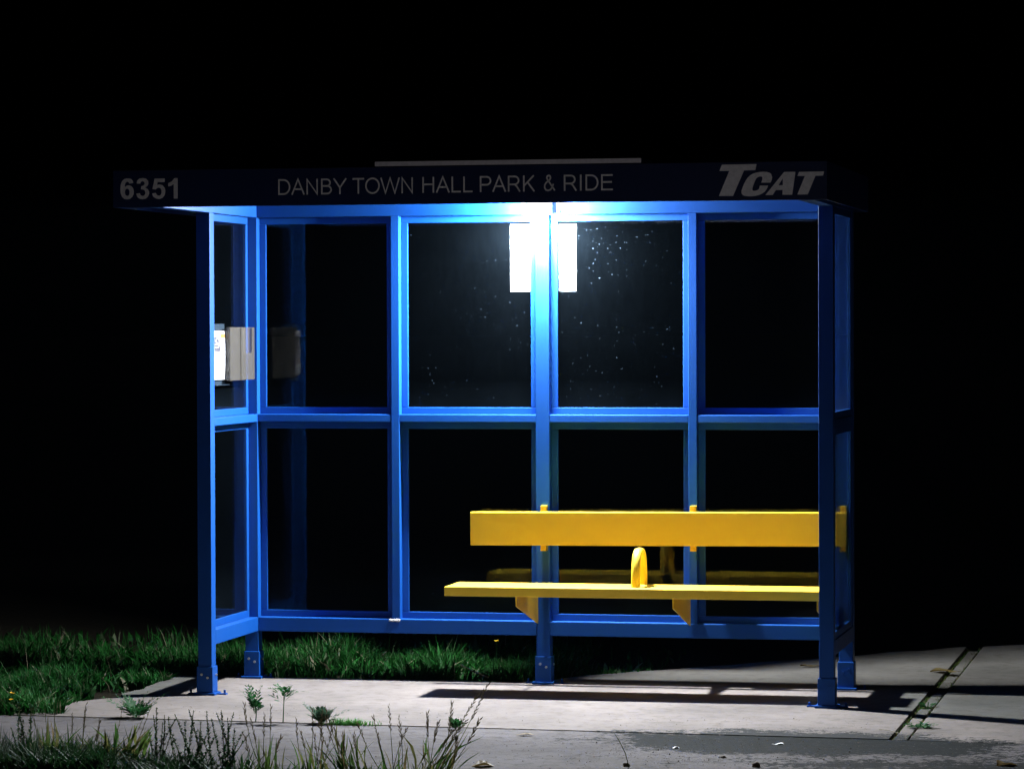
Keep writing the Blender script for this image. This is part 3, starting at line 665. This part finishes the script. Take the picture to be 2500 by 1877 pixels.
def bushy(x, y, label, stems, seed, leaf=.0155, grp='weeds on the near verge'):
    """stems: (tip dx, tip z)"""
    r = random.Random(seed); o = thing('weed', label, 'weed', (x, y, -.05), grp); lv = MB(); st = MB()
    for dx, hz in stems:
        pa = stalk_path((r.uniform(-.04, .04), r.uniform(-.05, .05), 0), (dx, r.uniform(-.06, .06), hz), r.uniform(-.012, .012))
        st.tube(pa, [.0026 - .0012 * i / 6 for i in range(7)], 4)
        nl = int(hz / .0026)
        for k in range(nl):
            t = r.uniform(.05, .97) ** .8; i = min(int(t * 6), 5); q = pa[i].lerp(pa[i + 1], t * 6 - i)
            a = r.uniform(0, 6.28); L = leaf * r.uniform(.6, 1.5) * (1.25 - .75 * t)
            dr = Vector((math.cos(a), math.sin(a), r.uniform(.1, 1.4))).normalized(); sdv = dr.cross(Vector((0, 0, 1))).normalized() * L * .34
            n0 = len(lv.v); lv.v += [tuple(q), tuple(q + dr * L * .55 + sdv), tuple(q + dr * L), tuple(q + dr * L * .55 - sdv)]; lv.f.append((n0, n0 + 1, n0 + 2, n0 + 3))
    st.build('stem', VERGE, o); fast(lv, 'leaves', VERGEL, o); return o
PX = lambda u: .012 + .001615 * u          # along the verge, metres
YV = -3.40
def st(u0, tips, ns=9, sl=.020):           # tips: (du, top height in px above frame bottom)
    return [(du * .00161, .11 + hp_ * .00160, b_, ns, sl) for du, hp_, b_ in tips]
tussock(PX(1075), YV, 'tallest grass tussock of the verge, its long stalk leaning far right', st(0, [(140, 182, -.01), (118, 160, .01), (60, 140, -.02), (95, 100, .015), (120, 98, -.02), (-5, 112, .01), (20, 92, .01), (50, 70, .02), (75, 58, -.03)], 12, .024), 46, .20, 21, .35)
tussock(PX(985), YV + .02, 'grass tussock with five thin seed stalks left of the tallest one', st(0, [(-60, 96, .01), (-20, 128, .0), (10, 100, -.012), (28, 72, .01), (-86, 90, .015), (-40, 58, .01)], 9, .020), 20, .16, 22)
tussock(PX(880), YV, 'grass tussock leaning left with dark drooping seed heads', st(0, [(-72, 122, .012), (-62, 100, .02), (-45, 72, .01), (-90, 75, .02), (10, 60, .0), (-20, 58, .01)], 9, .022), 34, .20, 23, -.35)
tussock(PX(775), YV + .02, 'sparse grass tussock with short upright seed stalks', st(0, [(5, 118, -.01), (-20, 62, .0), (30, 70, -.02), (-45, 90, .015), (48, 88, -.01), (0, 48, .0), (25, 110, -.01)], 8, .020), 26, .17, 24)
tussock(PX(655), YV, 'grass tussock with two spread stalks right of the small-leaved weeds', st(0, [(-55, 125, .02), (10, 120, .0), (-30, 85, .01), (50, 48, .0), (-40, 50, .02), (0, 100, .0)], 8, .022), 26, .17, 25)
bushy(PX(560), YV, 'dark small-leaved weed with many stiff upright stems', [((du) * .00161, .11 + z_ * .0016) for du, z_ in ((-50, 112), (-42, 92), (-25, 108), (-10, 116), (0, 95), (15, 108), (25, 72), (-65, 70), (38, 60), (50, 55))], 31)
bushy(PX(462), YV + .03, 'broad small-leaved weed next to the stiff-stemmed one', [((du) * .00161, .11 + z_ * .0016) for du, z_ in ((-55, 95), (-40, 100), (-25, 80), (0, 115), (12, 112), (30, 84), (45, 70), (-70, 65), (20, 60), (60, 50))], 32)
bushy(PX(372), YV, 'small-leaved weed with the palest leaves, fourth plant from the frame edge', [((du) * .00161, .11 + z_ * .0016) for du, z_ in ((-10, 95), (8, 118), (20, 80), (30, 100), (-25, 60), (48, 88), (55, 60))], 33, .014)
tussock(PX(262), YV, 'dense green grass tussock with broad blades leaning right', st(0, [(100, 118, -.01), (75, 92, -.015), (30, 100, .0)], 5, .016), 70, .20, 26, .45)
tussock(PX(160), YV + .03, 'grass tussock with brown upright spikes beside the broad-bladed one', st(0, [(35, 118, .0), (-5, 92, .0), (28, 100, .0), (60, 80, -.02), (70, 78, -.02), (-60, 50, -.02)], 12, .016), 60, .17, 27, .1)
tussock(PX(85), YV, 'spiky grass tussock with two tall pointed blades by the frame corner', st(0, [(0, 115, .0), (25, 122, -.01), (-20, 105, .0), (-40, 100, .0)], 4, .014), 70, .21, 28, .1)
bushy(PX(22), YV, 'reddish drooping weed at the very corner of the verge', [((du) * .00161, .11 + z_ * .0016) for du, z_ in ((-15, 125), (0, 128), (18, 118), (10, 80), (-20, 60), (30, 50))], 34, .016)
vm = MB(); r = random.Random(77)
for i in range(4600):
    u = r.uniform(-60, 1150) if r.random() < .4 else r.uniform(-60, 480)
    y = r.uniform(-3.75, -3.33); k = 1.25 if u < 300 else (.85 if u < 620 else .5)
    if r.random() < .45: blade(vm, PX(u), y, -.05, r.uniform(.06, .17) * k + .03, r.uniform(.002, .004), r.uniform(0, 6.28), r.uniform(.1, .9), 1.2, 3)
    else: blade(vm, PX(u), y, -.05, r.uniform(.05, .14) * k + .03, r.uniform(.006, .013), r.uniform(0, 6.28), r.uniform(.5, 1.1), .8, 3)
tag(fast(vm, 'verge_grass', VERGEL), 'low dark leafy ground cover along the bottom edge of the verge', None, None, 'stuff')

# flowers, leaves, stones, twigs
def flower(x, y, z, label, rad, seed):
    r = random.Random(seed); o = thing('flower', label, 'flower', (x, y, -.05)); m = MB(); c = Vector((0, 0, z + .05))
    for k in range(11):
        a = k * 2 * math.pi / 11; d = Vector((math.cos(a), math.sin(a) * .8, r.uniform(.1, .7))).normalized(); s_ = Vector((-math.sin(a), math.cos(a), 0)) * rad * .28
        n0 = len(m.v); m.v += [tuple(c), tuple(c + d * rad * .6 + s_), tuple(c + d * rad), tuple(c + d * rad * .6 - s_)]; m.f.append((n0, n0 + 1, n0 + 2, n0 + 3))
    fast(m, 'petals', PETAL, o); MB().tube([(0, 0, 0), (.004, 0, (z + .05) * .5), c], .002, 5).build('stem', WEED, o)
flower(1.195, .30, .178, 'yellow dandelion flower in the grass under the bottom rail', .017, 1)
flower(-.66, -1.63, .085, 'orange-yellow flower at the far left edge of the grass, upper of two', .015, 2)
flower(-.655, -1.66, .060, 'yellow flower low at the left edge of the grass, lower of two', .012, 3)
def scrap(name, label, cat, x, y, L, wd, hgt, mat, seed, ang=0, z=0, grp=None):
    r = random.Random(seed); m = MB(); nx_, ny_ = 8, 4
    for i in range(nx_ + 1):
        for j in range(ny_ + 1):
            u, v_ = i / nx_ * 2 - 1, j / ny_ * 2 - 1
            ww = wd * (1 - abs(u) ** 2.2) * (1 + .25 * math.sin(i * 2.1 + seed)); lx, ly = u * L, v_ * ww
            zz = .004 + hgt * (.5 + .5 * math.sin(u * 3 + seed)) * abs(v_) + hgt * .5 * (1 - u * u) * r.uniform(.6, 1)
            m.v.append((x + lx * math.cos(ang) - ly * math.sin(ang), y + lx * math.sin(ang) + ly * math.cos(ang), z + zz))
    for i in range(nx_):
        for j in range(ny_): m.f.append((i * (ny_ + 1) + j, (i + 1) * (ny_ + 1) + j, (i + 1) * (ny_ + 1) + j + 1, i * (ny_ + 1) + j + 1))
    return tag(fast(m, name, mat), label, cat, grp)
scrap('dead_leaf', 'curled brown dead leaf on the pavement below the bench', 'leaf', 1.84, -2.03, .042, .020, .006, DEAD, 1, .1, -.005)
scrap('dead_leaf', 'dark leaf lying across the joint at the back right', 'leaf', 3.40, .90, .075, .06, .012, DEAD, 3, .2)
scrap('dead_leaf', 'crumpled brown and white leaf at the bottom edge of the picture', 'leaf', 1.885, -3.05, .052, .040, .016, DEAD, 8, .3, -.01)
scrap('dead_leaf', 'small dry leaf on the concrete behind the front right post', 'leaf', 2.69, 1.06, .05, .03, .008, DEAD, 4)
scrap('paper_scrap', 'larger white scrap on the dark patch of the pavement', 'scrap', 2.955, -2.12, .026, .018, .006, PAPER, 6, 0, -.01)
scrap('paper_scrap', 'smaller white scrap at the left end of the dark patch', 'scrap', 2.55, -2.33, .020, .012, .006, PAPER, 7, .2, -.01)
scrap('dead_leaf', 'dark curled leaf on the grey pavement at bottom right', 'leaf', 3.95, -2.62, .05, .04, .014, DEAD, 9, .7, -.01)
def stone(x, y, rad, label, mat, seed, z=-.01):
    bm = bmesh.new(); bmesh.ops.create_icosphere(bm, subdivisions=3, radius=rad); 
    for v in bm.verts:
        v.co *= 1 + .35 * noise.noise(v.co / rad * 1.3 + Vector((seed * 3.1, 0, 0))); v.co.z *= .72
    mn = min(v.co.z for v in bm.verts)
    for v in bm.verts: v.co += Vector((x, y, z - mn))
    me = bpy.data.meshes.new('stone'); bm.to_mesh(me); bm.free(); me.materials.append(mat)
    for q in me.polygons: q.use_smooth = True
    o = bpy.data.objects.new('stone', me); COL.objects.link(o); return tag(o, label, 'stone')
stone(2.968, -2.86, .018, 'largest brown stone near the bottom edge right of centre', STONE, 1)
stone(2.795, -2.60, .011, 'small brown stone at the lower rim of the dark patch', STONE, 2)
stone(2.778, -2.59, .009, 'pale pebble touching the small brown stone', STONEW, 3)
stone(2.452, -2.94, .014, 'dark pebble at the bottom edge left of the largest stone', STONE, 4)
gm = MB(); r = random.Random(12)
for i in range(2300):
    x = r.gauss(2.65, .5); y = r.gauss(-2.55, .30)
    if i > 1700: x = r.uniform(-.5, 5); y = r.uniform(-3.2, -1.95)
    if i > 2050: x = r.uniform(-.3, 3.3); y = r.uniform(-1.7, -1.2)
    if y > -1.93 and i <= 2050: continue
    s_ = r.uniform(.0015, .0045) * (1.6 if r.random() < .06 else 1) * (.6 if i > 2050 else 1); zz = -.006 if y < -1.92 else .0
    a = r.uniform(0, 6.28)
    q = [(x + s_ * math.cos(a + k * 2.09), y + s_ * math.sin(a + k * 2.09), zz) for k in range(3)] + [(x, y, zz + s_ * r.uniform(.7, 1.3))]
    gm.add(q, [(0, 1, 3), (1, 2, 3), (2, 0, 3)])
tag(fast(gm, 'gravel', STONE), 'loose dark grit scattered over the pavement', None, None, 'stuff')
def twig(label, pts, rad, mat):
    return tag(MB().tube(pts, rad, 5).build('twig', mat), label, 'twig')
twig('thin dark twig standing up from the bottom edge of the picture', [(2.47, -2.97, -.01), (2.45, -2.95, .05), (2.42, -2.93, .10), (2.40, -2.92, .125)], [.002, .0018, .0014, .0008], VERGE)
twig('pale dry stick lying in the grass behind the bottom rail', [(1.02, .26, .06), (1.10, .20, .035), (1.19, .14, .012)], .004, STRAW)
twig('pale straw lying over the crossing joint of the slabs', [(3.33, -1.60, .006), (3.38, -1.66, .010), (3.43, -1.72, .004)], .002, STRAW)
# mossy fill in the joints
mj = MB(); r = random.Random(5)
for i in range(2200):
    if i < 900:
        x = r.uniform(-.6, .62); y = -1.725 - .0405 * (x + .62) + r.gauss(0, .006)
    else:
        y = r.uniform(-1.88, 2.3); x = XJ + (r.gauss(.006, .006) if r.random() < .65 else r.gauss(.076, .008))
    blade(mj, x, y, -.03, r.uniform(.018, .040), r.uniform(.002, .005), r.uniform(0, 6.28), r.uniform(.3, 1.6), .8, 2)
tag(fast(mj, 'joint_moss', VERGE), 'thin brown-green moss filling the joints between the slabs', None, None, 'stuff')


# thin volume added to imitate the lens glow round the lamp
hz = MB().box(-14, 16, -19, 14, -1.0, 5.0).build('glow_haze', SOIL, smooth=None)
hm_ = bpy.data.materials.new('lamp_glow_volume'); hm_.use_nodes = True; t = hm_.node_tree; t.nodes.clear()
vo = t.nodes.new('ShaderNodeVolumePrincipled'); vo.inputs['Color'].default_value = (.45, .68, 1, 1); vo.inputs['Density'].default_value = .0001; vo.inputs['Anisotropy'].default_value = 0
oo = t.nodes.new('ShaderNodeOutputMaterial'); t.links.new(vo.outputs[0], oo.inputs['Volume'])
hz.data.materials.clear(); hz.data.materials.append(hm_); tag(hz, None, None, None, 'stuff')
